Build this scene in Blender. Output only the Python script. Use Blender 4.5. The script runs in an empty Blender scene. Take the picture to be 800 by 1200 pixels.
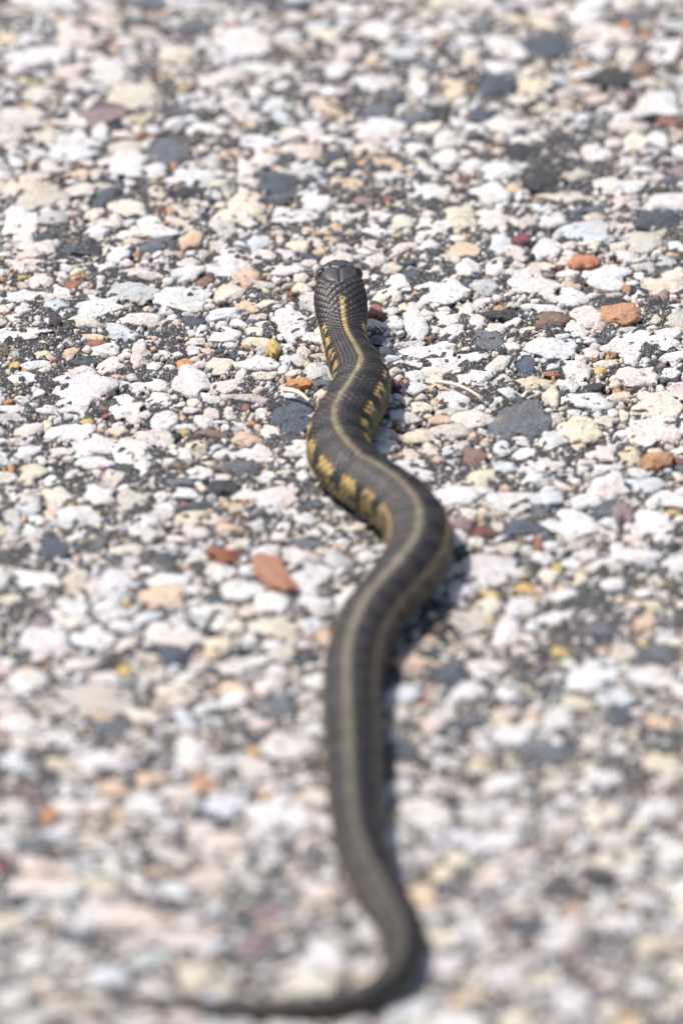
import bpy, math, random
import numpy as np
from mathutils import Vector

R = math.radians
random.seed(7)
rng = np.random.default_rng(11)
scene = bpy.context.scene
col = scene.collection

# ------------------------------------------------------------------ camera
PITCH = R(28.0)          # how far the lens looks down
DIST = 2.68              # metres from the lens to the middle of the picture
LENS, SENS = 300.0, 24.0
W_PX, H_PX = 800.0, 1200.0
F_PX = LENS / SENS * H_PX
CAM = np.array([0.0, -DIST * math.cos(PITCH), DIST * math.sin(PITCH)])
cam_data = bpy.data.cameras.new('camera')
cam_data.sensor_fit = 'VERTICAL'
cam_data.sensor_height = SENS
cam_data.sensor_width = SENS * 2 / 3
cam_data.lens = LENS
cam_data.clip_start = 0.05
cam_data.clip_end = 500
cam = bpy.data.objects.new('camera', cam_data)
cam.location = CAM
cam.rotation_euler = (math.pi / 2 - PITCH, 0, 0)
col.objects.link(cam)
scene.camera = cam


def ground(px, py, z=0.0):
    """point on the horizontal plane z that the photograph shows at (px, py)"""
    d = np.array([(px - W_PX / 2) / F_PX, 1.0, -(py - H_PX / 2) / F_PX])
    cp, sp = math.cos(PITCH), math.sin(PITCH)
    w = np.array([d[0], d[1] * cp + d[2] * sp, -d[1] * sp + d[2] * cp])
    t = (z - CAM[2]) / w[2]
    p = CAM + w * t
    return p, t                      # t = depth along the lens axis


def px_size(px, py, z=0.0):
    return ground(px, py, z)[1] / F_PX   # metres per photograph pixel


cam_data.dof.use_dof = True
cam_data.dof.focus_distance = float(ground(400, 395, 0.004)[1])
cam_data.dof.aperture_fstop = 6.3
cam_data.dof.aperture_blades = 9

# ------------------------------------------------------------------ light
SUN_EL, SUN_AZ = R(61), R(-74)       # azimuth from +Y (away from the lens), towards -X
sx = math.sin(SUN_AZ) * math.cos(SUN_EL)
sy = math.cos(SUN_AZ) * math.cos(SUN_EL)
sz = math.sin(SUN_EL)
sun_d = bpy.data.lights.new('sun', 'SUN')
sun_d.energy = 4.2
sun_d.angle = R(0.6)
sun_d.color = (1.0, 0.975, 0.94)
sun = bpy.data.objects.new('sun', sun_d)
sun.rotation_euler = Vector((sx, sy, sz)).to_track_quat('Z', 'Y').to_euler()
sun.location = (sx * 3, sy * 3, sz * 3)
col.objects.link(sun)

world = bpy.data.worlds.new('World')
scene.world = world
world.use_nodes = True
wn = world.node_tree.nodes
sky = wn.new('ShaderNodeTexSky')
sky.sky_type = 'NISHITA'
sky.sun_disc = False
sky.sun_elevation = SUN_EL
sky.sun_rotation = SUN_AZ
sky.air_density = 1.2
sky.dust_density = 2.5
bg = wn['Background']
bg.inputs['Strength'].default_value = 0.12
world.node_tree.links.new(sky.outputs[0], bg.inputs['Color'])

scene.view_settings.view_transform = 'Standard'
scene.view_settings.look = 'None'
scene.view_settings.exposure = 0.50
scene.view_settings.gamma = 1.0
scene.render.engine = 'CYCLES'
scene.cycles.use_denoising = True
scene.cycles.max_bounces = 6


# ------------------------------------------------------------------ helpers
def tag(o, label=None, cat=None, group=None, kind=None):
    for k, v in (('label', label), ('category', cat), ('group', group), ('kind', kind)):
        if v:
            o[k] = v
    return o


def mesh_from(name, verts, tris, colors=None, smooth=True, quads=False):
    me = bpy.data.meshes.new(name)
    n = 4 if quads else 3
    nf = len(tris)
    me.vertices.add(len(verts))
    me.vertices.foreach_set('co', np.asarray(verts, dtype=np.float32).ravel())
    me.loops.add(nf * n)
    me.loops.foreach_set('vertex_index', np.asarray(tris, dtype=np.int32).ravel())
    me.polygons.add(nf)
    me.polygons.foreach_set('loop_start', np.arange(0, nf * n, n, dtype=np.int32))
    me.update(calc_edges=True)
    if smooth:
        me.polygons.foreach_set('use_smooth', np.ones(nf, dtype=bool))
    if colors is not None:
        at = me.color_attributes.new('tint', 'FLOAT_COLOR', 'POINT')
        c = np.ones((len(verts), 4), dtype=np.float32)
        c[:, :colors.shape[1]] = colors
        at.data.foreach_set('color', c.ravel())
    me.validate()
    return me


def link(name, me, mat, parent=None, loc=None):
    o = bpy.data.objects.new(name, me)
    if mat and not me.materials:
        me.materials.append(mat)
    col.objects.link(o)
    if loc is not None:
        o.location = loc
    if parent:
        o.parent = parent
    return o


class Nodes:
    def __init__(self, name):
        self.mat = bpy.data.materials.new(name)
        self.mat.use_nodes = True
        self.t = self.mat.node_tree
        self.bsdf = self.t.nodes['Principled BSDF']

    def n(self, kind, **kw):
        nd = self.t.nodes.new(kind)
        for k, v in kw.items():
            if k in nd.inputs:
                nd.inputs[k].default_value = v
            else:
                setattr(nd, k, v)
        return nd

    def l(self, a, b):
        self.t.links.new(a, b)

    def noise(self, co, scale, detail=4, rough=0.6):
        nd = self.n('ShaderNodeTexNoise')
        nd.inputs['Scale'].default_value = scale
        nd.inputs['Detail'].default_value = detail
        nd.inputs['Roughness'].default_value = rough
        self.l(co, nd.inputs['Vector'])
        return nd.outputs['Fac']

    def ramp(self, fac, *stops):
        nd = self.n('ShaderNodeValToRGB')
        el = nd.color_ramp.elements
        while len(el) < len(stops):
            el.new(0.5)
        for e, (p, c) in zip(el, stops):
            e.position = p
            e.color = (c, c, c, 1) if not isinstance(c, tuple) else (*c, 1)
        self.l(fac, nd.inputs['Fac'])
        return nd.outputs['Color']

    def mix(self, fac, a, b, mode='MIX'):
        nd = self.n('ShaderNodeMix', data_type='RGBA', blend_type=mode)
        for src, sock in ((fac, nd.inputs[0]), (a, nd.inputs[6]), (b, nd.inputs[7])):
            if isinstance(src, (int, float)):
                sock.default_value = src
            elif isinstance(src, tuple):
                sock.default_value = (*src, 1)
            else:
                self.l(src, sock)
        return nd.outputs[2]

    def bump(self, h, dist, strength=1.0, prev=None):
        nd = self.n('ShaderNodeBump')
        nd.inputs['Distance'].default_value = dist
        nd.inputs['Strength'].default_value = strength
        self.l(h, nd.inputs['Height'])
        if prev is not None:
            self.l(prev, nd.inputs['Normal'])
        return nd.outputs['Normal']


def position(M):
    return M.n('ShaderNodeNewGeometry').outputs['Position']


# ------------------------------------------------------------------ materials
def stone_material():
    M = Nodes('aggregate_stone')
    p = position(M)
    tint = M.n('ShaderNodeAttribute', attribute_name='tint').outputs['Color']
    # broad mottling and fine grain of the rock itself
    mott = M.ramp(M.noise(p, 420, 5, 0.65), (0.32, 0.74), (0.5, 1.0), (0.68, 1.10))
    c = M.mix(1.0, tint, mott, 'MULTIPLY')
    grain = M.ramp(M.noise(p, 2600, 3, 0.7), (0.3, 0.86), (0.6, 1.05))
    c = M.mix(1.0, c, grain, 'MULTIPLY')
    # warm iron staining
    iron = M.ramp(M.noise(p, 170, 4, 0.7), (0.58, 0.0), (0.72, 0.40))
    c = M.mix(iron, c, (0.50, 0.33, 0.18))
    blush = M.ramp(M.noise(p, 95, 3, 0.6), (0.45, 0.0), (0.64, 0.50))
    c = M.mix(blush, c, M.mix(1.0, c, (0.98, 0.80, 0.64), 'MULTIPLY'))
    # pale mineral flecks, they show on the dark stones
    mica = M.ramp(M.noise(p, 2400, 2, 0.8), (0.50, 0.0), (0.70, 0.12))
    c = M.mix(1.0, c, mica, 'ADD')
    # tar left on the worn faces, blots and flecks
    tar = M.ramp(M.noise(p, 460, 7, 0.80), (0.59, 0.0), (0.62, 0.92))
    c = M.mix(tar, c, (0.035, 0.033, 0.037))
    fl = M.ramp(M.noise(p, 1900, 2, 0.6), (0.66, 0.0), (0.70, 0.7))
    c = M.mix(fl, c, (0.05, 0.047, 0.05))
    M.l(c, M.bsdf.inputs['Base Color'])
    M.bsdf.inputs['Roughness'].default_value = 0.72
    M.bsdf.inputs['Specular IOR Level'].default_value = 0.35
    b = M.bump(M.noise(p, 800, 7, 0.66), 0.0013, 0.9)
    b = M.bump(M.ramp(M.noise(p, 1500, 3, 0.5), (0.30, 0.0), (0.42, 1.0)), 0.00025, 0.7, b)
    M.l(b, M.bsdf.inputs['Normal'])
    return M.mat


def tar_material():
    M = Nodes('bitumen_binder')
    p = position(M)
    c = M.mix(M.noise(p, 900, 5, 0.7), (0.011, 0.010, 0.011), (0.060, 0.055, 0.055))
    vo = M.n('ShaderNodeTexVoronoi')
    vo.inputs['Scale'].default_value = 1500
    M.l(p, vo.inputs['Vector'])
    sep = M.n('ShaderNodeSeparateColor')
    M.l(vo.outputs['Color'], sep.inputs['Color'])
    pick = M.ramp(sep.outputs['Red'], (0.64, 0.0), (0.66, 1.0))
    core = M.ramp(vo.outputs['Distance'], (0.32, 1.0), (0.5, 0.0))
    m = M.mix(1.0, pick, core, 'MULTIPLY')
    warm = M.mix(sep.outputs['Green'], (0.40, 0.385, 0.375), (0.44, 0.37, 0.30))
    c = M.mix(m, c, warm)
    v2 = M.n('ShaderNodeTexVoronoi')
    v2.inputs['Scale'].default_value = 2600
    M.l(p, v2.inputs['Vector'])
    s2 = M.n('ShaderNodeSeparateColor')
    M.l(v2.outputs['Color'], s2.inputs['Color'])
    k2 = M.mix(1.0, M.ramp(s2.outputs['Red'], (0.6, 0.0), (0.63, 0.8)), M.ramp(v2.outputs['Distance'], (0.3, 1.0), (0.5, 0.0)), 'MULTIPLY')
    c = M.mix(k2, c, (0.30, 0.285, 0.27))
    M.l(c, M.bsdf.inputs['Base Color'])
    M.bsdf.inputs['Roughness'].default_value = 0.6
    b = M.bump(M.noise(p, 1100, 6, 0.7), 0.0012, 0.9)
    b = M.bump(m, 0.0004, 0.8, b)
    M.l(b, M.bsdf.inputs['Normal'])
    return M.mat


def far_aggregate_material():
    """the same surface beyond the patch of built stones"""
    M = Nodes('worn_aggregate')
    p = position(M)
    vo = M.n('ShaderNodeTexVoronoi')
    vo.inputs['Scale'].default_value = 190
    vo.inputs['Randomness'].default_value = 1.0
    w = M.n('ShaderNodeVectorMath', operation='MULTIPLY_ADD')
    nz = M.n('ShaderNodeTexNoise')
    nz.inputs['Scale'].default_value = 350
    M.l(p, nz.inputs['Vector'])
    M.l(nz.outputs['Color'], w.inputs[0])
    w.inputs[1].default_value = (0.004, 0.004, 0.004)
    M.l(p, w.inputs[2])
    M.l(w.outputs[0], vo.inputs['Vector'])
    sep = M.n('ShaderNodeSeparateColor')
    M.l(vo.outputs['Color'], sep.inputs['Color'])
    c = M.ramp(sep.outputs['Red'], (0.0, (0.05, 0.055, 0.06)), (0.1, (0.3, 0.16, 0.1)), (0.2, (0.52, 0.42, 0.32)),
               (0.45, (0.58, 0.54, 0.50)), (1.0, (0.64, 0.61, 0.59)))
    body = M.ramp(vo.outputs['Distance'], (0.36, 1.0), (0.52, 0.0))
    c = M.mix(body, (0.045, 0.043, 0.046), c)
    M.l(c, M.bsdf.inputs['Base Color'])
    M.bsdf.inputs['Roughness'].default_value = 0.75
    b = M.bump(body, 0.002, 0.8)
    M.l(b, M.bsdf.inputs['Normal'])
    return M.mat


def snake_material():
    M = Nodes('snake_scales')
    p = position(M)
    tint = M.n('ShaderNodeAttribute', attribute_name='tint').outputs['Color']
    v = M.ramp(M.noise(p, 700, 4, 0.6), (0.3, 0.8), (0.7, 1.2))
    c = M.mix(1.0, tint, v, 'MULTIPLY')
    M.l(c, M.bsdf.inputs['Base Color'])
    M.bsdf.inputs['Roughness'].default_value = 0.42
    M.bsdf.inputs['Specular IOR Level'].default_value = 0.42
    M.l(M.bump(M.noise(p, 3500, 3, 0.6), 0.0001, 0.5), M.bsdf.inputs['Normal'])
    return M.mat


def plain_material(name, c, rough, var=0.15, scale=800):
    M = Nodes(name)
    p = position(M)
    a = tuple(x * (1 - var) for x in c)
    b = tuple(x * (1 + var) for x in c)
    M.l(M.mix(M.noise(p, scale, 4), a, b), M.bsdf.inputs['Base Color'])
    M.bsdf.inputs['Roughness'].default_value = rough
    return M.mat


MAT_STONE, MAT_TAR, MAT_FAR = stone_material(), tar_material(), far_aggregate_material()
MAT_SNAKE = snake_material()
MAT_EYE = plain_material('snake_eye', (0.012, 0.010, 0.009), 0.08)
MAT_IRIS = plain_material('snake_iris', (0.16, 0.08, 0.03), 0.15)
MAT_STRAW = plain_material('dry_straw', (0.58, 0.50, 0.38), 0.7)

# ------------------------------------------------------------------ the pavement
PX0, PX1, PY0, PY1 = -0.135, 0.135, -0.31, 0.42      # patch with every stone built


def band_noise(nx, ny, cell, f_lo, f_hi, seed):
    g = np.random.default_rng(seed).standard_normal((ny, nx))
    fx = np.fft.fftfreq(nx, cell)[None, :]
    fy = np.fft.fftfreq(ny, cell)[:, None]
    f = np.sqrt(fx ** 2 + fy ** 2)
    filt = np.exp(-(f / f_hi) ** 2) * (1 - np.exp(-(f / f_lo) ** 2))
    o = np.fft.ifft2(np.fft.fft2(g) * filt).real
    return o / o.std()


GC = 0.00085
gnx, gny = int((PX1 - PX0) / GC) + 1, int((PY1 - PY0) / GC) + 1
gx = np.linspace(PX0, PX1, gnx)
gy = np.linspace(PY0, PY1, gny)
tar_h = (0.00020 * band_noise(gnx, gny, GC, 8, 26, 2) + 0.00030 * band_noise(gnx, gny, GC, 30, 110, 3)
         + 0.00046 * band_noise(gnx, gny, GC, 130, 480, 4) + 0.00027)
edge = np.minimum(np.minimum(np.arange(gnx)[None, :], np.arange(gnx)[::-1][None, :]),
                  np.minimum(np.arange(gny)[:, None], np.arange(gny)[::-1][:, None]))
tar_h *= np.clip(edge / 6.0, 0, 1)


def tar_at(x, y):
    i = int(np.clip((y - PY0) / GC, 0, gny - 1))
    j = int(np.clip((x - PX0) / GC, 0, gnx - 1))
    return tar_h[i, j]


X, Y = np.meshgrid(gx, gy)
gv = np.stack([X.ravel(), Y.ravel(), tar_h.ravel()], 1)
ii, jj = np.meshgrid(np.arange(gny - 1), np.arange(gnx - 1), indexing='ij')
a = (ii * gnx + jj).ravel()
gq = np.stack([a, a + 1, a + gnx + 1, a + gnx], 1)
B = 40.0
n0 = len(gv)
ov = np.array([[-B, -B, 0], [B, -B, 0], [B, B, 0], [-B, B, 0],
               [PX0, PY0, 0], [PX1, PY0, 0], [PX1, PY1, 0], [PX0, PY1, 0]])
oq = np.array([[0, 1, 5, 4], [1, 2, 6, 5], [2, 3, 7, 6], [3, 0, 4, 7]]) + n0
me = mesh_from('ground', np.vstack([gv, ov]), np.vstack([gq, oq]), quads=True)
me.materials.append(MAT_TAR)
me.materials.append(MAT_FAR)
mi = np.zeros(len(gq) + 4, dtype=np.int32)
mi[-4:] = 1
me.polygons.foreach_set('material_index', mi)
GROUND = tag(link('ground', me, None), 'old road surface of pale crushed stone set in dark bitumen', 'ground', kind='structure')

# --- stones read off the photograph: x y width height (photograph pixels) and a colour letter
PAL = {
    'W': (0.635, 0.608, 0.59), 'C': (0.62, 0.56, 0.47), 'P': (0.62, 0.54, 0.495), 'G': (0.47, 0.465, 0.455),
    'S': (0.060, 0.074, 0.098), 'K': (0.032, 0.031, 0.033), 'O': (0.47, 0.25, 0.13), 'Q': (0.58, 0.43, 0.31),
    'Y': (0.56, 0.40, 0.15), 'B': (0.19, 0.115, 0.075), 'M': (0.14, 0.05, 0.05), 'R': (0.28, 0.12, 0.08),
    'V': (0.24, 0.17, 0.18), 'T': (0.49, 0.44, 0.385), 'U': (0.56, 0.57, 0.59), 'L': (0.60, 0.53, 0.40),
    'D': (0.115, 0.123, 0.140),
}
HERO = """
50 226 58 30 T;85 175 60 20 U;200 173 52 38 D;40 290 58 22 P;33 310 40 18 P;90 291 48 15 S;135 295 28 22 W;80 306 48 14 W
110 273 38 18 W;125 260 42 16 C;185 222 34 16 C;185 285 36 18 D;168 318 50 14 P;85 331 26 12 R;35 345 80 12 W;208 347 72 30 W
147 170 40 25 T;94 201 26 16 Q;186 242 18 10 B;310 160 55 20 W;355 175 60 18 P;288 195 24 22 W;310 186 34 16 W;250 185 30 22 G
230 205 60 18 W;327 231 32 16 S;285 242 50 38 C;345 252 56 26 W;372 236 44 22 W;263 262 36 26 T;225 280 32 30 Q;258 284 24 18 T
268 305 44 32 W;290 320 38 26 Q;332 313 48 18 W;310 331 28 12 G;270 341 34 18 C;353 335 22 16 C;375 291 20 10 Q;393 263 18 12 Q
305 280 30 22 U;240 327 26 14 B;440 187 70 20 Q;455 205 34 14 W;505 222 56 22 W;427 232 30 14 V;455 230 12 12 R;430 250 50 10 W
472 257 28 20 C;506 264 46 26 W;538 253 38 34 L;580 258 50 26 W;587 285 34 24 U;503 286 26 16 W;550 310 30 22 W;580 312 26 20 W
520 337 70 28 W;484 318 26 12 S;480 304 16 8 S;459 320 10 6 R;547 328 14 12 S;564 290 9 8 S;545 206 12 12 M;575 225 50 20 W
525 162 40 24 W;662 228 62 20 C;630 241 50 9 W;682 268 58 26 U;720 215 58 30 W;785 232 60 24 W;770 256 66 20 S;755 279 58 26 T
615 262 28 20 T;690 286 26 18 C;720 287 32 10 C;640 287 34 22 W;712 320 60 34 W;780 328 50 34 C;625 330 54 32 W;772 350 32 26 V
687 325 9 10 S;668 333 30 12 Q;667 295 20 10 P;700 178 34 20 W;115 358 62 18 W;165 370 54 18 W;28 388 64 22 W;105 377 50 12 C
77 382 12 6 Y;10 396 30 14 T;6 407 16 10 B;114 400 38 9 R;125 407 34 14 W;165 413 20 34 P;18 424 14 10 Y;64 417 14 8 O
88 455 66 54 W;130 428 34 20 P;45 423 30 12 W;30 440 50 12 W;100 420 30 12 S;121 480 20 14 R;147 475 40 30 W;185 448 24 18 W
168 490 58 22 D;103 491 22 10 Y;82 504 56 22 W;112 520 60 20 W;162 532 54 42 W;20 488 40 12 G;33 527 30 20 W;36 551 34 24 L
110 540 46 18 W;55 478 34 18 W;227 374 30 14 S;262 365 40 14 W;340 373 38 42 W;303 398 34 14 L;360 381 16 12 Q
243 408 24 10 Q;217 423 20 18 O;258 425 32 18 C;303 424 46 18 W;311 437 34 11 C;222 445 38 34 W;268 448 50 16 P;303 454 18 12 Q
334 450 16 12 P;374 432 34 26 G;290 464 58 12 T;342 485 42 44 S;272 478 20 10 P;288 474 14 11 R;306 480 18 12 W;295 493 17 11 O
365 478 22 14 W;378 458 18 14 C;317 503 26 18 W;290 513 34 22 Q;245 505 42 14 B;230 520 32 18 L;301 529 40 20 W;283 546 58 16 D
350 524 34 24 W;240 490 24 14 W;265 531 30 11 W;458 361 18 12 W;473 357 14 12 L;463 374 26 20 W;438 378 28 13 W;485 372 30 40 W
510 382 40 20 C;445 395 34 11 D;446 408 30 12 S;505 393 12 9 R;530 388 32 18 W;559 370 20 18 W;585 359 16 9 O;572 396 40 24 D
503 416 68 32 W;547 418 42 18 W;559 405 18 10 W;550 438 44 22 W;577 437 20 13 K;447 427 12 16 P;463 429 14 10 C;474 444 10 8 O
488 453 28 17 W;465 461 18 10 W;463 478 20 8 U;475 466 16 10 C;511 467 16 8 Q;556 490 40 22 C;528 502 40 20 T;553 507 18 7 Q
555 533 36 26 B;587 522 20 18 U;524 525 16 12 U;503 524 24 12 C;448 522 38 20 W;485 546 58 24 W;613 491 64 50 D;632 358 38 12 W
690 370 44 30 P;765 397 80 32 W;790 384 24 12 L;645 372 50 18 B;650 406 66 26 W;617 427 30 24 S;677 431 32 22 W;710 424 36 11 C
740 415 28 22 W;745 438 52 26 P;768 470 54 34 C;625 447 42 13 L;646 462 20 26 L;688 468 60 18 W;717 479 20 20 W;720 446 16 10 C
723 456 12 8 O;731 482 14 14 L;652 486 20 12 T;682 502 48 34 L;647 513 32 24 W;762 505 62 32 P;707 528 40 28 P;795 537 12 12 R
635 546 48 20 W;69 579 36 24 C;35 590 28 20 G;15 610 20 34 G;97 606 60 24 W;157 583 46 34 T;130 606 24 14 L;170 607 34 18 W
65 640 36 26 S;90 652 10 16 Q;150 641 46 16 C;135 682 56 34 W;149 703 12 9 Y;87 717 52 40 W;38 636 20 20 P;50 727 30 20 V
15 700 26 18 L;190 652 30 14 S;140 716 40 11 W;185 737 30 24 W;262 568 40 18 K;290 577 30 14 W;215 576 36 14 W;225 603 50 14 L
270 616 46 12 Q;255 668 42 20 W;288 688 46 24 W;248 701 24 14 S;320 733 56 24 C;365 690 46 13 W;380 742 22 18 Q;215 742 50 28 W
565 558 54 20 L;530 577 52 24 W;600 583 64 26 W;632 560 50 16 W;565 620 34 17 M;612 616 48 18 S;631 634 14 12 R;672 611 68 32 W
680 635 38 11 T;712 568 52 24 W;712 593 22 20 D;730 598 32 24 V;780 583 56 22 W;788 597 24 8 Y;577 664 78 46 W;572 692 30 10 Y
613 687 32 12 Y;652 663 14 20 Y;597 638 30 16 C;705 662 56 16 W;745 650 60 15 W;680 679 20 20 L;715 681 40 18 W;610 706 40 22 W
537 692 26 24 W;755 727 44 24 Q;790 660 36 28 W;700 735 50 20 D;90 40 44 34 P;228 28 34 16 D;160 22 40 14 D;340 5 40 16 D
290 50 60 36 W;40 65 80 28 W;130 80 56 36 W;205 60 40 24 C;300 76 60 15 W;172 78 22 12 D;125 130 56 26 V;118 152 22 20 W
260 120 68 24 W;388 122 46 28 Q;328 125 44 32 U;310 150 46 14 W;15 155 40 22 T;642 50 54 30 S;700 38 70 30 P;740 15 50 13 D
778 55 42 34 W;590 52 44 32 W;440 32 58 28 W;565 28 28 16 D;512 52 12 12 R;440 127 46 18 D;490 135 40 16 D;562 132 22 24 S
532 100 34 28 L;770 118 58 36 W;783 141 36 14 R;752 80 24 22 B;612 177 40 18 K;202 762 44 24 S;145 782 24 14 Y;110 812 90 26 T
205 811 60 34 P;325 825 54 26 D;222 870 42 26 W;235 915 34 18 O;58 955 26 26 O;140 950 20 20 Q;270 940 46 26 U;270 985 56 22 P
20 845 56 28 W;110 890 50 26 W;280 776 56 26 W;5 1010 20 24 M;45 990 34 28 D;657 761 30 16 Y;527 790 44 22 S;570 780 42 26 W
690 790 74 28 W;760 791 42 20 W;770 765 56 22 D;500 847 44 16 P;470 880 42 24 S;640 880 76 22 D;545 845 48 14 D;655 835 50 26 W
770 845 34 24 Q;775 895 50 28 L;500 950 76 28 W;520 1020 30 24 L;700 915 60 26 W;590 915 50 26 W
"""
LOOSE = [  # loose pebbles lying on top: x y w h colour angle name label
    (320, 668, 66, 34, 'R', -52, 'pebble', 'long rust-orange pebble lying loose beside the second bend of the snake', (0.36, 0.17, 0.10)),
    (263, 649, 38, 14, 'R', -6, 'pebble', 'short dark rust-red pebble just past the long rust-orange pebble', (0.27, 0.09, 0.045)),
    (440, 362, 17, 15, 'R', 0, 'pebble', "small round reddish-brown pebble beside the snake's neck", (0.28, 0.11, 0.085)),
    (727, 366, 44, 22, 'O', -10, 'pebble', 'bright orange lumpy pebble next to a purple-brown stone', (0.44, 0.23, 0.125)),
    (770, 536, 36, 19, 'O', 8, 'pebble', 'orange-brown pebble in front of a broad pinkish white stone', (0.43, 0.23, 0.115)),
    (687, 304, 34, 18, 'O', 5, 'pebble', 'terracotta pebble near a flat white stone and a dull tan stone', (0.48, 0.20, 0.10)),
    (611, 277, 20, 12, 'M', -12, 'pebble', 'small wine-red pebble below a dull brown-grey stone', (0.20, 0.045, 0.06)),
    (460, 447, 15, 12, 'M', 0, 'pebble', "small maroon pebble touching the snake's first bend", (0.17, 0.05, 0.06)),
    (65, 375, 16, 15, 'V', 0, 'pebble', 'blackish purple pebble beside a small yellow chip', (0.045, 0.03, 0.04)),
    (321, 405, 15, 22, 'Y', 0, 'pebble', "small mustard-yellow pebble near the snake's neck", (0.50, 0.36, 0.12)),
    (351, 446, 27, 11, 'O', 6, 'pebble', 'thin bright orange chip on a grey stone beside the snake', (0.50, 0.23, 0.09)),
]

# --- packing on an occupancy grid
OC = 0.00028
onx, ony = int((PX1 - PX0) / OC), int((PY1 - PY0) / OC)
occ = np.zeros((ony, onx), dtype=bool)
KS = 7


def outline(n):
    """random polygons as side normals and distances, n x KS"""
    base = np.arange(KS) * 2 * np.pi / KS
    phi = base[None] + rng.uniform(-0.42, 0.42, (n, KS)) + rng.uniform(0, 6.28, (n, 1))
    d = rng.uniform(0.74, 1.08, (n, KS))
    return phi, d


def bites(theta, phi):
    a = phi[..., :1]
    b = phi[..., 1:2]
    return 1 + 0.085 * np.sin(2 * theta + 3 * a) + 0.075 * np.sin(3 * theta + 5 * b) + 0.065 * np.sin(5 * theta + 7 * a) + 0.055 * np.sin(8 * theta + 9 * b)


def radius(theta, phi, d):
    """theta (..., V), phi/d (..., KS)"""
    c = np.cos(theta[..., None] - phi[..., None, :])
    r = np.where(c > 0.12, d[..., None, :] / np.maximum(c, 0.12), 9.0)
    k = 26.0
    r = -np.log(np.exp(-k * np.minimum(r, 4)).sum(-1)) / k
    return np.minimum(np.minimum(r, 1.28) * bites(theta, phi), 1.28)


def footprint(x, y, ax, ay, rot, phi, d, grow):
    m = max(ax, ay) * 1.28 * grow
    j0, j1 = int((x - m - PX0) / OC), int((x + m - PX0) / OC) + 2
    i0, i1 = int((y - m - PY0) / OC), int((y + m - PY0) / OC) + 2
    if j0 < 0 or i0 < 0 or j1 > onx or i1 > ony:
        return None
    xs = PX0 + (np.arange(j0, j1) + 0.5) * OC - x
    ys = PY0 + (np.arange(i0, i1) + 0.5) * OC - y
    c, s = math.cos(rot), math.sin(rot)
    u = (xs[None] * c + ys[:, None] * s) / ax
    v = (-xs[None] * s + ys[:, None] * c) / ay
    rr = np.sqrt(u * u + v * v)
    return i0, i1, j0, j1, rr <= radius(np.arctan2(v, u).ravel(), phi, d).reshape(rr.shape) * grow


stones = []      # dicts


def place(x, y, ax, ay, rot, phi, d, c, hgt, grow=1.0, hero=False, allow=0.02):
    f = footprint(x, y, ax, ay, rot, phi, d, grow)
    if f is None:
        return False
    i0, i1, j0, j1, m = f
    sub = occ[i0:i1, j0:j1]
    n = m.sum()
    if n and (sub & m).sum() > allow * n:
        return False
    sub |= m
    stones.append(dict(x=x, y=y, ax=ax, ay=ay, rot=rot, phi=phi, d=d, c=c, h=hgt, hero=hero))
    return True


def jitter(c, amt=0.10):
    k = 1 + rng.uniform(-amt, amt)
    return tuple(max(0.01, v * k * (1 + rng.uniform(-0.018, 0.018))) for v in c)


SP = math.sin(PITCH)
for it in HERO.replace('\n', ';').split(';'):
    it = it.split()
    if len(it) != 5:
        continue
    px, py, w, h = map(float, it[:4])
    p, _ = ground(px, py, 0.0012)
    s = px_size(px, py)
    for attempt in range(7):
        ph, d = outline(1)
        cs = 0.88 if it[4] in 'OQYBMRV' else 1.0
        k = cs * (1.08, 0.98, 0.92, 0.85, 0.78, 0.68, 0.55)[attempt]
        if place(p[0], p[1], w * s / 2 * k, h * s / 2 / SP * 0.96 * k, R(rng.uniform(-9, 9)), ph[0], d[0],
                 jitter(PAL[it[4]], 0.06), 0.0, hero=True, allow=0.16):
            break

MIXL = list('W' * 30 + 'C' * 9 + 'P' * 8 + 'CCPPGGGTTTUUULLQQQSSDKV')
MIXS = list('W' * 30 + 'C' * 9 + 'P' * 9 + 'CCPPGGGGTTTUUULLQQQQSSDKKOYBRV')


def scatter(n_try, r_lo, r_hi, pal, asp=(0.55, 1.0), grow=1.0, allow=0.02, frame=None):
    xs = rng.uniform(PX0, PX1, n_try)
    ys = rng.uniform(PY0, PY1, n_try)
    rs = r_lo + (r_hi - r_lo) * rng.uniform(0, 1, n_try) ** 1.6
    phs, ds = outline(n_try)
    asps = rng.uniform(*asp, n_try)
    rots = rng.uniform(-np.pi, np.pi, n_try)
    for k in range(n_try):
        i, j = int((ys[k] - PY0) / OC), int((xs[k] - PX0) / OC)
        if i >= ony or j >= onx or occ[i, j]:
            continue
        place(xs[k], ys[k], rs[k], rs[k] * asps[k], rots[k], phs[k], ds[k],
              jitter(PAL[pal[rng.integers(len(pal))]]), 0.0, grow, allow=allow)


scatter(1500, 0.0042, 0.0068, MIXL, allow=0.10)
scatter(16000, 0.0021, 0.0044, MIXL, allow=0.14)
scatter(42000, 0.0011, 0.0023, MIXS, allow=0.16)
scatter(60000, 0.0007, 0.0012, MIXS, allow=0.18)
scatter(70000, 0.00045, 0.0008, MIXS, asp=(0.65, 1.0), allow=0.2)
print('stones', len(stones), 'coverage', occ.mean())


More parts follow.
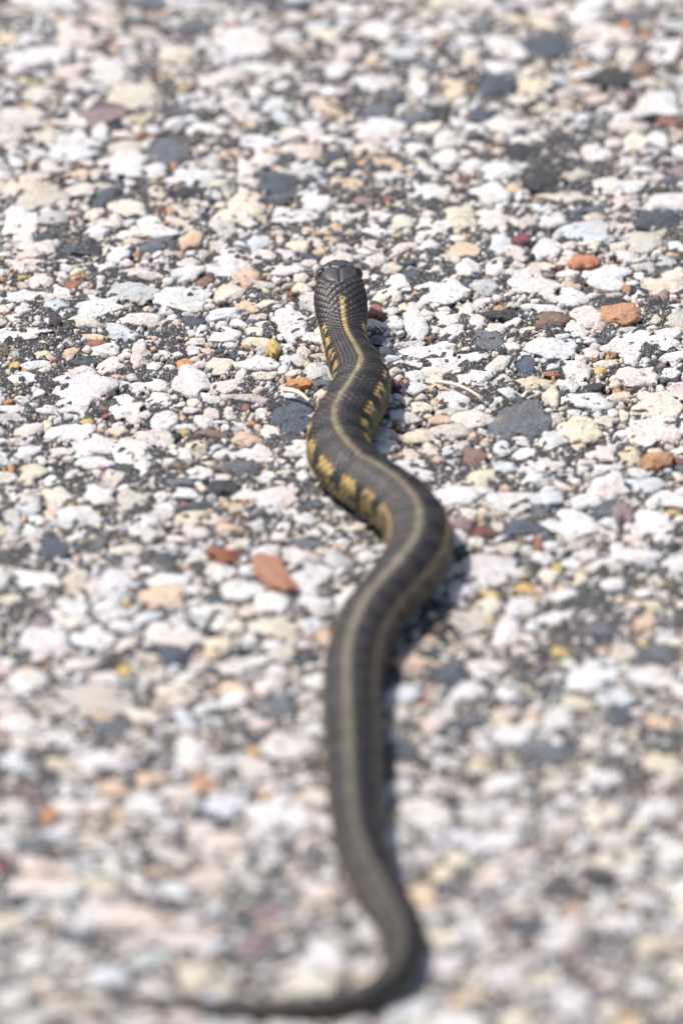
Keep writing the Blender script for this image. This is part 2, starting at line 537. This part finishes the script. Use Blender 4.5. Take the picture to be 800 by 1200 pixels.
def ico(sub):
    t = (1 + 5 ** 0.5) / 2
    v = [(-1, t, 0), (1, t, 0), (-1, -t, 0), (1, -t, 0), (0, -1, t), (0, 1, t), (0, -1, -t), (0, 1, -t),
         (t, 0, -1), (t, 0, 1), (-t, 0, -1), (-t, 0, 1)]
    v = [np.array(p) / np.linalg.norm(p) for p in v]
    f = [(0, 11, 5), (0, 5, 1), (0, 1, 7), (0, 7, 10), (0, 10, 11), (1, 5, 9), (5, 11, 4), (11, 10, 2), (10, 7, 6),
         (7, 1, 8), (3, 9, 4), (3, 4, 2), (3, 2, 6), (3, 6, 8), (3, 8, 9), (4, 9, 5), (2, 4, 11), (6, 2, 10), (8, 6, 7), (9, 8, 1)]
    for _ in range(sub):
        mid, nf = {}, []

        def m(a, b):
            k = (min(a, b), max(a, b))
            if k not in mid:
                p = v[a] + v[b]
                v.append(p / np.linalg.norm(p))
                mid[k] = len(v) - 1
            return mid[k]
        for a, b, c in f:
            ab, bc, ca = m(a, b), m(b, c), m(c, a)
            nf += [(a, ab, ca), (b, bc, ab), (c, ca, bc), (ab, bc, ca)]
        f = nf
    return np.array(v), np.array(f)


ICO = {k: ico(k) for k in range(4)}


def build_stones(lst, sub, top_lo, top_hi, sink, rough=1.0):
    """returns (N, V, 3) vertices of many stones at once"""
    D, F = ICO[sub]
    D = D.copy()
    N = len(lst)
    g = lambda k: np.array([s[k] for s in lst])
    phi, dd, ax, ay, rot = g('phi'), g('d'), g('ax'), g('ay'), g('rot')
    th = np.arctan2(D[:, 1], D[:, 0])
    rho = np.hypot(D[:, 0], D[:, 1])
    pe = rng.uniform(3.2, 8.0, (N, 1))
    s = (rho[None] ** pe + np.abs(D[:, 2])[None] ** pe) ** (-1 / pe)
    r = radius(np.broadcast_to(th, (N, len(D))), phi, dd)
    P = np.empty((N, len(D), 3))
    P[..., 0] = s * D[:, 0] * r
    P[..., 1] = s * D[:, 1] * r
    P[..., 2] = s * D[:, 2]
    # chipped faces
    for _ in range(5):
        az, el = rng.uniform(0, 6.28, N), rng.uniform(0.35, 1.2, N)
        n = np.stack([np.cos(az) * np.cos(el), np.sin(az) * np.cos(el), np.sin(el)], 1)
        lim = rng.uniform(0.70, 1.10, N)
        ex = np.maximum(np.einsum('nvk,nk->nv', P, n) - lim[:, None], 0)
        P -= ex[..., None] * n[:, None] * 0.9
    # lumpy relief
    for fr, am in ((2.6, 0.085), (5.5, 0.045), (10.0, 0.022)):
        for _ in range(2):
            k = rng.standard_normal((N, 3)) * fr
            ph = rng.uniform(0, 6.28, N)
            w = np.sin(np.einsum('nvk,nk->nv', P, k) + ph[:, None]) * am * rough
            P *= (1 + w)[..., None]
    top = rng.uniform(top_lo, top_hi, N) * np.clip(np.sqrt(ax * ay) / 0.003, 0.6, 1.15)
    P[..., 2] += (P[..., 0] * rng.uniform(-0.28, 0.28, (N, 1)) + P[..., 1] * rng.uniform(-0.28, 0.28, (N, 1)))
    x, y = P[..., 0] * ax[:, None], P[..., 1] * ay[:, None]
    c, sn = np.cos(rot)[:, None], np.sin(rot)[:, None]
    low = np.minimum(np.sqrt(ax * ay) * 0.8, 0.002)
    z = np.where(P[..., 2] > 0, P[..., 2] * top[:, None], P[..., 2] * low[:, None])
    out = np.stack([x * c - y * sn, x * sn + y * c, z + sink], -1)
    return out, F


def in_view(s):
    v = np.array([s['x'], s['y'], 0.001]) - CAM
    cp, sp = math.cos(PITCH), math.sin(PITCH)
    dep = v[1] * cp - v[2] * sp
    up = v[1] * sp + v[2] * cp
    return abs(v[0] / dep * F_PX) < 415 and abs(up / dep * F_PX) < 615


for s in stones:
    s['vis'] = in_view(s)
    s['area'] = s['ax'] * s['ay'] * (1 if s['vis'] else 0)
    s['r'] = math.sqrt(s['ax'] * s['ay'])
order = sorted(stones, key=lambda s: -s['area'])
parts, rest = order[:300], order[300:]
BUILT = []
for grp, sub in ((parts[:150], 3), (parts[150:], 2)):
    V, F = build_stones(grp, sub, 0.0008, 0.0011, 0.0002)
    BUILT += [(s, v, F) for s, v in zip(grp, V)]
for s, v, F in BUILT:
    c = np.tile(np.array(s['c']), (len(v), 1))
    me = mesh_from('stone', v, F, c)
    link('stone', me, MAT_STONE, GROUND, (s['x'], s['y'], 0.0))


def stuff(name, lst, sub, lo, hi, sink, rough=1.0, smooth=True):
    if not lst:
        return
    V, F = build_stones(lst, sub, lo, hi, sink, rough)
    xy = np.array([[s['x'], s['y']] for s in lst])
    V[..., :2] += xy[:, None]
    nv = V.shape[1]
    FF = (F[None] + (np.arange(len(lst)) * nv)[:, None, None]).reshape(-1, 3)
    cc = np.repeat(np.array([s['c'] for s in lst]), nv, axis=0)
    o = link(name, mesh_from(name, V.reshape(-1, 3), FF, cc, smooth), MAT_STONE, GROUND)
    tag(o, kind='stuff')


big = [s for s in rest if s['r'] > 0.0019]
mid = [s for s in rest if 0.0010 < s['r'] <= 0.0019]
small = [s for s in rest if s['r'] <= 0.0010]
stuff('gravel', [s for s in big if s['vis']], 2, 0.0008, 0.0012, 0.0002)
stuff('gravel', [s for s in big if not s['vis']], 1, 0.0008, 0.0012, 0.0002)
stuff('chippings', mid, 1, 0.0010, 0.0016, 0.0002, 0.8, False)
stuff('grit', small, 0, 0.0012, 0.0022, 0.0001, 0.6, False)
print('split', len(big), len(mid), len(small))

# loose pebbles lying on top
ls = []
for px, py, w, h, k, ang, name, label, c in LOOSE:
    p, _ = ground(px, py, 0.002)
    s = px_size(px, py)
    ph, d = outline(1)
    if abs(ang) > 30:      # long stone lying askew: measured along its own length
        ca, sa = math.cos(R(ang)), math.sin(R(ang)) / SP
        L = w * s / 2 * math.hypot(ca, sa) * 0.95
        ls.append((dict(x=p[0], y=p[1], ax=L, ay=h * s / 2 * 1.02, rot=math.atan2(sa, ca), phi=ph[0], d=d[0] * 0.5 + 0.5, c=c), label))
    else:
        ls.append((dict(x=p[0], y=p[1], ax=w * s / 2, ay=h * s / 2 / SP * 0.85, rot=R(ang), phi=ph[0], d=d[0] * 0.5 + 0.5, c=c), label))
V, F = build_stones([a for a, _ in ls], 3, 0.0010, 0.0014, 0.0010, 0.8)
for (s, label), v in zip(ls, V):
    c = np.tile(np.array(s['c']), (len(v), 1))
    o = link('pebble', mesh_from('pebble', v, F, c), MAT_STONE, None, (s['x'], s['y'], 0.0004))
    tag(o, label, 'pebble', 'loose coloured pebbles on the road surface')


# dry straws
def straw(a, b, r, label, sag):
    a, _ = ground(*a, 0.0026)
    b, _ = ground(*b, 0.0026)
    n, m = 14, 6
    vs, qs = [], []
    ax = (b - a) / np.linalg.norm(b - a)
    sd = np.array([-ax[1], ax[0], 0])
    for i in range(n):
        t = i / (n - 1)
        c = a + (b - a) * t + sd * math.sin(t * 3.1) * sag + np.array([0, 0, 0.0006 * math.sin(t * 3.14)])
        rr = r * (1.0 - 0.55 * t) * (1 + 0.12 * math.sin(i * 2.3))
        for k in range(m):
            q = 2 * math.pi * k / m
            vs.append(c - a + sd * rr * math.cos(q) * 1.4 + np.array([0, 0, rr * math.sin(q)]))
    for i in range(n - 1):
        for k in range(m):
            qs.append((i * m + k, i * m + (k + 1) % m, (i + 1) * m + (k + 1) % m, (i + 1) * m + k))
    o = link('straw', mesh_from('straw', np.array(vs), np.array(qs), quads=True), MAT_STRAW, None, a)
    tag(o, label, 'straw', 'dry straws on the road surface')


straw((511, 447), (563, 466), 0.00045, 'thin pale dry straw lying on stones across from the first bend of the snake', 0.0006)
straw((334, 457), (362, 470), 0.00060, 'short pale straw between a dark slate chip and an orange chip', 0.0004)

# ------------------------------------------------------------------ the snake
# axis seen in the photograph, snout to tail: x y full width (pixels)
AX = [(397, 305, 30), (397, 319, 51), (398, 337, 55), (399, 354, 58), (401, 372, 54), (403, 392, 51), (408, 410, 53), (418, 430, 60),
      (424, 447, 65), (420, 465, 69), (409, 485, 71), (398, 505, 72), (396, 525, 72), (405, 545, 73), (424, 562, 74), (448, 577, 75),
      (471, 594, 76), (487, 614, 76), (492, 637, 76), (484, 662, 75), (465, 688, 73), (442, 714, 71), (425, 743, 69), (414, 780, 67),
      (412, 820, 66), (414, 860, 66), (415, 900, 65), (417, 940, 63), (421, 980, 61), (430, 1015, 59), (448, 1050, 55),
      (467, 1085, 50), (473, 1115, 47), (465, 1142, 43), (443, 1162, 38), (405, 1174, 33), (355, 1180, 28), (300, 1181, 23),
      (240, 1178, 18), (180, 1171, 13), (125, 1163, 8), (88, 1158, 3)]
LIFT = {0: 0.0088, 1: 0.0072, 2: 0.0053, 3: 0.0034, 4: 0.0015, 5: 0.0004}   # the head is held a little up
REST = 0.0014          # height of the stone tops the belly lies on
ctrl = []
for n_, (px, py, w) in enumerate(AX):
    hw = w / 2 * px_size(px, py, 0.005)
    p, t = ground(px, py, REST + hw * 0.72 + LIFT.get(n_, 0))
    ctrl.append((p[0], p[1], w / 2 * t / F_PX, LIFT.get(n_, 0)))
ctrl = np.array(ctrl)


def catmull(P, n):
    Q = np.vstack([2 * P[0] - P[1], P, 2 * P[-1] - P[-2]])
    o = []
    for i in range(1, len(Q) - 2):
        t = np.linspace(0, 1, n, endpoint=False)[:, None]
        a, b, c, d = Q[i - 1], Q[i], Q[i + 1], Q[i + 2]
        o.append(0.5 * (2 * b + (c - a) * t + (2 * a - 5 * b + 4 * c - d) * t ** 2 + (3 * b - a - 3 * c + d) * t ** 3))
    o.append(P[-1:])
    return np.vstack(o)


fine = catmull(ctrl, 40)
# light smoothing of the path
for _ in range(300):
    fine[1:-1] = fine[1:-1] * 0.5 + 0.25 * (fine[:-2] + fine[2:])
seg = np.linalg.norm(np.diff(fine[:, :2], axis=0), axis=1)
S = np.concatenate([[0], np.cumsum(seg)])
TOTAL = S[-1]
print('snake length', TOTAL)
NECK = 0.030


def hw_at(s):
    body = np.interp(s, S, fine[:, 2])
    hs = np.array([0, 0.0004, 0.0012, 0.0026, 0.0045, 0.0065, 0.009, 0.012, 0.015, 0.018, 0.022, 0.026, 0.030])
    hv = np.array([0, 0.0012, 0.0021, 0.0031, 0.0039, 0.0045, 0.0050, 0.0055, 0.0054, 0.0048, 0.00455, 0.00455, 0.0047])
    head = np.interp(s, hs, hv)
    k = np.clip((s - 0.022) / 0.010, 0, 1)
    k = k * k * (3 - 2 * k)
    return head * (1 - k) + body * k


# ring positions: eight rings to a scale in front, five behind
ss, uu = [], []
s, u = 0.0, 0.0
while s < TOTAL:
    ss.append(s)
    uu.append(u)
    r = max(float(hw_at(max(s, 0.010))), 0.0008)
    pitch = 0.00008 + 0.240 * r
    if s < 0.0030:
        st = 0.00003 + 0.00012 * (s / 0.003)
    elif s < 0.20:
        st = pitch / 8
    else:
        st = pitch / 5
    s += st
    u += st / pitch
ss, uu = np.array(ss), np.array(uu)
NR = len(ss)
cx = np.interp(ss, S, fine[:, 0])
cy = np.interp(ss, S, fine[:, 1])
hw = hw_at(ss)
hw = hw * (1 + np.clip((ss - 0.03) / 0.03, 0, 1) * (0.012 * np.sin(ss * 330) + 0.010 * np.sin(ss * 731 + 1) + 0.008 * np.sin(ss * 1210 + 2)))
tx, ty = np.gradient(cx, ss), np.gradient(cy, ss)
kk = np.ones(9) / 9
tx = np.convolve(np.pad(tx, 4, 'edge'), kk, 'valid')
ty = np.convolve(np.pad(ty, 4, 'edge'), kk, 'valid')
tl = np.hypot(tx, ty)
tx, ty = tx / tl, ty / tl
sxv, syv = ty, -tx          # "left" of the snake as it looks ahead is +side here
NV = 200
ang = np.linspace(-np.pi, np.pi, NV, endpoint=False)      # 0 = back, +-pi = belly
hd = np.clip((ss - 0.014) / 0.014, 0, 1)                    # 0 on the head, 1 on the body
ex = (2.35 - 0.15 * hd)[:, None]
ca, sa = np.cos(ang)[None], np.sin(ang)[None]
lat = np.sign(sa) * np.abs(sa) ** (2 / ex)
ver = np.sign(ca) * np.abs(ca) ** (2 / ex)
hup_head = np.interp(ss, [0, 0.0008, 0.003, 0.006, 0.010, 0.016, 0.028], [0.9, 0.80, 0.72, 0.70, 0.70, 0.74, 0.88])
up = (hw * hup_head)[:, None]
dn = (hw * (0.62 + 0.12 * hd))[:, None]
zz = np.where(ver > 0, ver * up, -np.abs(ver) ** 0.9 * dn)
xx = lat * hw[:, None]
# the back is a little roofed, the flanks full
base_z = REST - 0.0004 + np.maximum(hw, 0.0) * 0.74
base_z = base_z + np.interp(ss, S, fine[:, 3])

# scales
DORS = R(112)
NROW = 11.5
roll = np.interp(ss, [0, 0.042, 0.054, 0.068, 0.082, 0.13, 0.17, 0.25, 0.28], [0, 0, 0.16, 0.16, 0, 0, 0.17, 0.17, 0])
ang_r = np.mod(ang[None] - roll[:, None] + np.pi, 2 * np.pi) - np.pi      # the body rolls a little on its side
q = ang_r / DORS * NROW
U = uu[:, None] * np.ones((1, NV))
m1 = np.full(q.shape, 9.0)
m2 = np.full(q.shape, 9.0)
ci = np.zeros(q.shape)
cj = np.zeros(q.shape)
da = np.zeros(q.shape)
db = np.zeros(q.shape)
jf = np.floor(q)
for dj in (0, 1):
    j = jf + dj
    off = np.where(np.mod(j, 2) == 1, 0.5, 0.0)
    i_f = np.floor(U - off)
    for di in (0, 1):
        i = i_f + di + off
        a_ = U - i
        b_ = q - j
        m = (np.abs(2 * a_) ** 1.35 + np.abs(b_) ** 1.35) ** (1 / 1.35)
        new = m < m1
        m2 = np.where(new, m1, np.minimum(m2, m))
        m1 = np.where(new, m, m1)
        ci = np.where(new, i, ci)
        cj = np.where(new, j, cj)
        da = np.where(new, a_, da)
        db = np.where(new, b_, db)
pitch = (0.00008 + 0.240 * np.maximum(hw, 0.0008))[:, None]
gap = np.clip((m2 - m1) / 0.38, 0, 1)
gap = gap * gap * (3 - 2 * gap)
keel = np.exp(-(db / 0.15) ** 2) * gap
disp = pitch * (0.17 * gap + 0.12 * da * gap + 0.04 * keel)
rowabs = np.abs(cj)
belly = np.abs(ang_r) > DORS * 1.02
scute = np.abs((U % 1.0) - 0.5)
disp = np.where(belly, pitch * 0.04 * np.clip((0.5 - scute) / 0.08, 0, 1), disp)

# head plates
SM = ss[:, None] * 1000 * np.ones((1, NV))
LX = xx / np.maximum(hw[:, None], 1e-5)                      # -1..1 across
LM = xx * 1000                                              # mm across
topside = ca * np.ones((NR, 1)) > 0.0
lines = [[(0, 8.0), (0, 12.9)],
         [(0, 12.9), (1.2, 12.6), (2.6, 11.6), (3.7, 10.2), (4.3, 8.6)],
         [(0, 8.0), (1.2, 7.3), (1.9, 6.9), (3.0, 7.0), (4.3, 8.6)],
         [(1.9, 6.9), (1.75, 5.4), (1.45, 4.3), (0, 3.9)],
         [(1.45, 4.3), (2.6, 4.3), (3.5, 5.0)],
         [(0, 3.9), (0, 1.4)], [(0, 2.5), (1.4, 2.6), (2.5, 3.2)], [(4.3, 8.6), (4.1, 6.0), (3.5, 5.0)]]
dist = np.full(SM.shape, 9.0)
hsel = ss < 0.0165
A_, B_ = np.abs(LM[hsel]), SM[hsel] / 0.92
dd_ = np.full(A_.shape, 9.0)
for pl in lines:
    for (x0, y0), (x1, y1) in zip(pl[:-1], pl[1:]):
        vx, vy = x1 - x0, y1 - y0
        t = np.clip(((A_ - x0) * vx + (B_ - y0) * vy) / (vx * vx + vy * vy), 0, 1)
        dd_ = np.minimum(dd_, np.hypot(A_ - x0 - vx * t, B_ - y0 - vy * t))
dist[hsel] = dd_
# back edge of the parietal plates
lim = np.interp(np.abs(LM), [0, 1.2, 2.6, 3.7, 4.3, 5.2], np.array([12.9, 12.6, 11.6, 10.2, 8.6, 7.4]) * 0.92)
plate = (SM < lim)
plate_h = 0.00010 * np.clip(dist / 0.9, 0, 1) ** 0.6 - 0.00026 * np.exp(-(dist / 0.20) ** 2) + 0.00008
plate_h *= np.clip(SM / 2.0, 0, 1)
side_head = plate & (np.abs(ang)[None] > 1.45)
disp = np.where(plate & topside, plate_h, disp)
disp = np.where(side_head, 0.00004, disp)
amp = np.clip(SM / 3.0, 0, 1)
disp = disp * amp

nl = np.sign(lat) * np.abs(lat) ** 1.0
nz = ver
ln = np.hypot(nl, nz)
ln[ln == 0] = 1
xd = xx + disp * nl / ln
zd = zz + disp * nz / ln
VX = cx[:, None] + xd * sxv[:, None]
VY = cy[:, None] + xd * syv[:, None]
VZ = base_z[:, None] + zd
verts = np.stack([VX, VY, VZ], -1).reshape(-1, 3)

# colours, scale by scale
h01 = (np.sin(ci * 12.9898 + cj * 78.233) * 43758.5453) % 1.0
C = np.zeros((NR, NV, 3))
s_cm = ss[:, None] * 100 * np.ones((1, NV))
dark = np.array([0.0275, 0.0205, 0.0185])
brown = np.array([0.040, 0.027, 0.019])
black = np.array([0.009, 0.008, 0.009])
k_mid = np.clip((s_cm - 5.0) / 4.0, 0, 1)[..., None]
C[:] = dark
C *= (0.75 + 0.6 * h01)[..., None]
# black chequers on a brown ground, along the flanks above the side stripe
per = 4.9
uq = 0.35 * U + 0.65 * ci
fr = np.mod(uq / per + 0.06 * np.sin(ci * 0.37), 1.0)
rowc = rowabs
rowabs = np.round(rowabs * 9.5 / NROW)
zone = (rowabs >= 2) & (rowabs <= 4)
chk = zone & (fr > 0.60)
C[zone & ~chk & (rowabs >= 3)] = brown * 0.8
C[chk] = black
# side blotches
t_post = np.clip((s_cm - np.where(rowabs <= 5, 10.2, 9.8)) / np.where(rowabs <= 5, 4.5, 1.6), 0, 1)[..., None]
orange = np.array([0.43, 0.285, 0.105])
buff = np.array([0.140, 0.112, 0.082])
lat_c = orange * (1 - t_post) + buff * t_post
lat_c = lat_c * (0.75 + 0.45 * h01)[..., None]
lz = (rowabs >= 5) & (rowabs <= 6)
blot = lz & ((fr < 0.60) | (s_cm > 11.5)) & (s_cm > 2.0) & ((h01 < 0.90) | (s_cm > 11))
bar = lz & ~blot
C = np.where(blot[..., None], lat_c, C)
C[bar] = black
upper = (rowabs == 7) & (fr > 0.1) & (fr < 0.6) & (s_cm > 2.4) & (s_cm < 5)
C = np.where(upper[..., None], lat_c * 0.8, C)
lo = (rowabs >= 7) | belly
olive_f = np.array([0.155, 0.125, 0.052])
olive_b = np.array([0.110, 0.089, 0.064])
t2 = np.clip((s_cm - 10.5) / 5.0, 0, 1)[..., None]
olv = (olive_f * (1 - t2) + olive_b * t2) * (0.8 + 0.35 * h01)[..., None]
C = np.where(lo[..., None], olv, C)
spot = (rowabs >= 7) & ~belly & ((h01 > 0.86) | ((fr > 0.74) & (rowabs == 7))) & (s_cm < 22)
C[spot] = black * 1.6
# stripe down the back
st_f = np.array([0.40, 0.31, 0.125])
st_m = np.array([0.215, 0.182, 0.105])
st_b = np.array([0.165, 0.145, 0.105])
t3 = np.clip((s_cm - 1.6) / 2.4, 0, 1)[..., None]
t4 = np.clip((s_cm - 5.5) / 7.0, 0, 1)[..., None]
stc = (st_f * (1 - t3) + st_m * t3) * (1 - t4) + st_b * t4
stc = stc * (0.85 + 0.3 * h01)[..., None]
edgew = np.interp(s_cm, [0, 2.5, 6, 11, 17.5, 40], [0.31, 0.34, 0.38, 0.46, 0.60, 0.54]) * (0.78 + 0.5 * np.abs(2 * np.mod(U + 0.5, 1.0) - 1))
strip = (np.abs(q) * 9.5 / NROW < edgew) & (s_cm > 1.50)
stc = stc * (0.8 + 0.35 * ((np.sin(ci * 3.7 + cj * 1.9) * 1000) % 1.0))[..., None]
C = np.where(strip[..., None], stc, C)
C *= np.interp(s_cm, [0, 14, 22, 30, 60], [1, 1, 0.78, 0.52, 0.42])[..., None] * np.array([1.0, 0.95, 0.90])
# skin in the furrows between scales
light = np.clip(C.max(-1) / 0.25, 0, 1)
C *= (0.26 - 0.14 * light + (0.74 + 0.14 * light) * gap)[..., None]
# head
plate_c = np.array([0.037, 0.0335, 0.035])
C = np.where((plate & topside)[..., None], plate_c * (1 - 0.55 * np.exp(-(dist / 0.16) ** 2))[..., None], C)
lab = (s_cm < 1.9) & (np.abs(ang)[None] > 1.62) & (np.abs(ang)[None] < 2.4)
C = np.where(lab[..., None], np.array([0.42, 0.27, 0.08]), C)
C = np.where(((s_cm < 1.9) & (np.abs(ang)[None] >= 2.4))[..., None], np.array([0.45, 0.42, 0.28]), C)
early = (s_cm < 2.0) & ~plate & (np.abs(ang)[None] < 1.6) & ~strip
C = np.where(early[..., None], dark * (0.8 + 0.5 * h01)[..., None] * (0.5 + 0.5 * gap)[..., None], C)

i_, j_ = np.meshgrid(np.arange(NR - 1), np.arange(NV), indexing='ij')
j2 = (j_ + 1) % NV
qd = np.stack([i_ * NV + j_, (i_ + 1) * NV + j_, (i_ + 1) * NV + j2, i_ * NV + j2], -1).reshape(-1, 4)
origin = np.array([cx[NR // 2], cy[NR // 2], 0.0])
SNAKE = bpy.data.objects.new('snake', None)
SNAKE.empty_display_size = 0.02
SNAKE.location = origin
col.objects.link(SNAKE)
tag(SNAKE, 'dark garter snake with pale back stripe and orange side blotches winding over gravelly road', 'snake')
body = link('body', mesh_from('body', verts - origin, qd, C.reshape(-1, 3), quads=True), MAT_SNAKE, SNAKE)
print('snake verts', len(verts))

# eyes
ie = int(np.searchsorted(ss, 0.0062))
for sd in (-1, 1):
    D, F = ICO[3]
    r = 0.00150
    ctr = np.array([cx[ie] + sd * sxv[ie] * (hw[ie] - 0.00080), cy[ie] + sd * syv[ie] * (hw[ie] - 0.00080), base_z[ie] + hw[ie] * 0.22])
    ax = np.array([sd * sxv[ie], sd * syv[ie], 0.12])
    ax /= np.linalg.norm(ax)
    me = mesh_from('eye', D * r, F)
    me.materials.append(MAT_EYE)
    me.materials.append(MAT_IRIS)
    cosv = (D[F].mean(1) @ ax)
    me.polygons.foreach_set('material_index', ((cosv > 0.74) & (cosv < 0.86)).astype(np.int32))
    link('eye', me, None, SNAKE, ctr - origin)
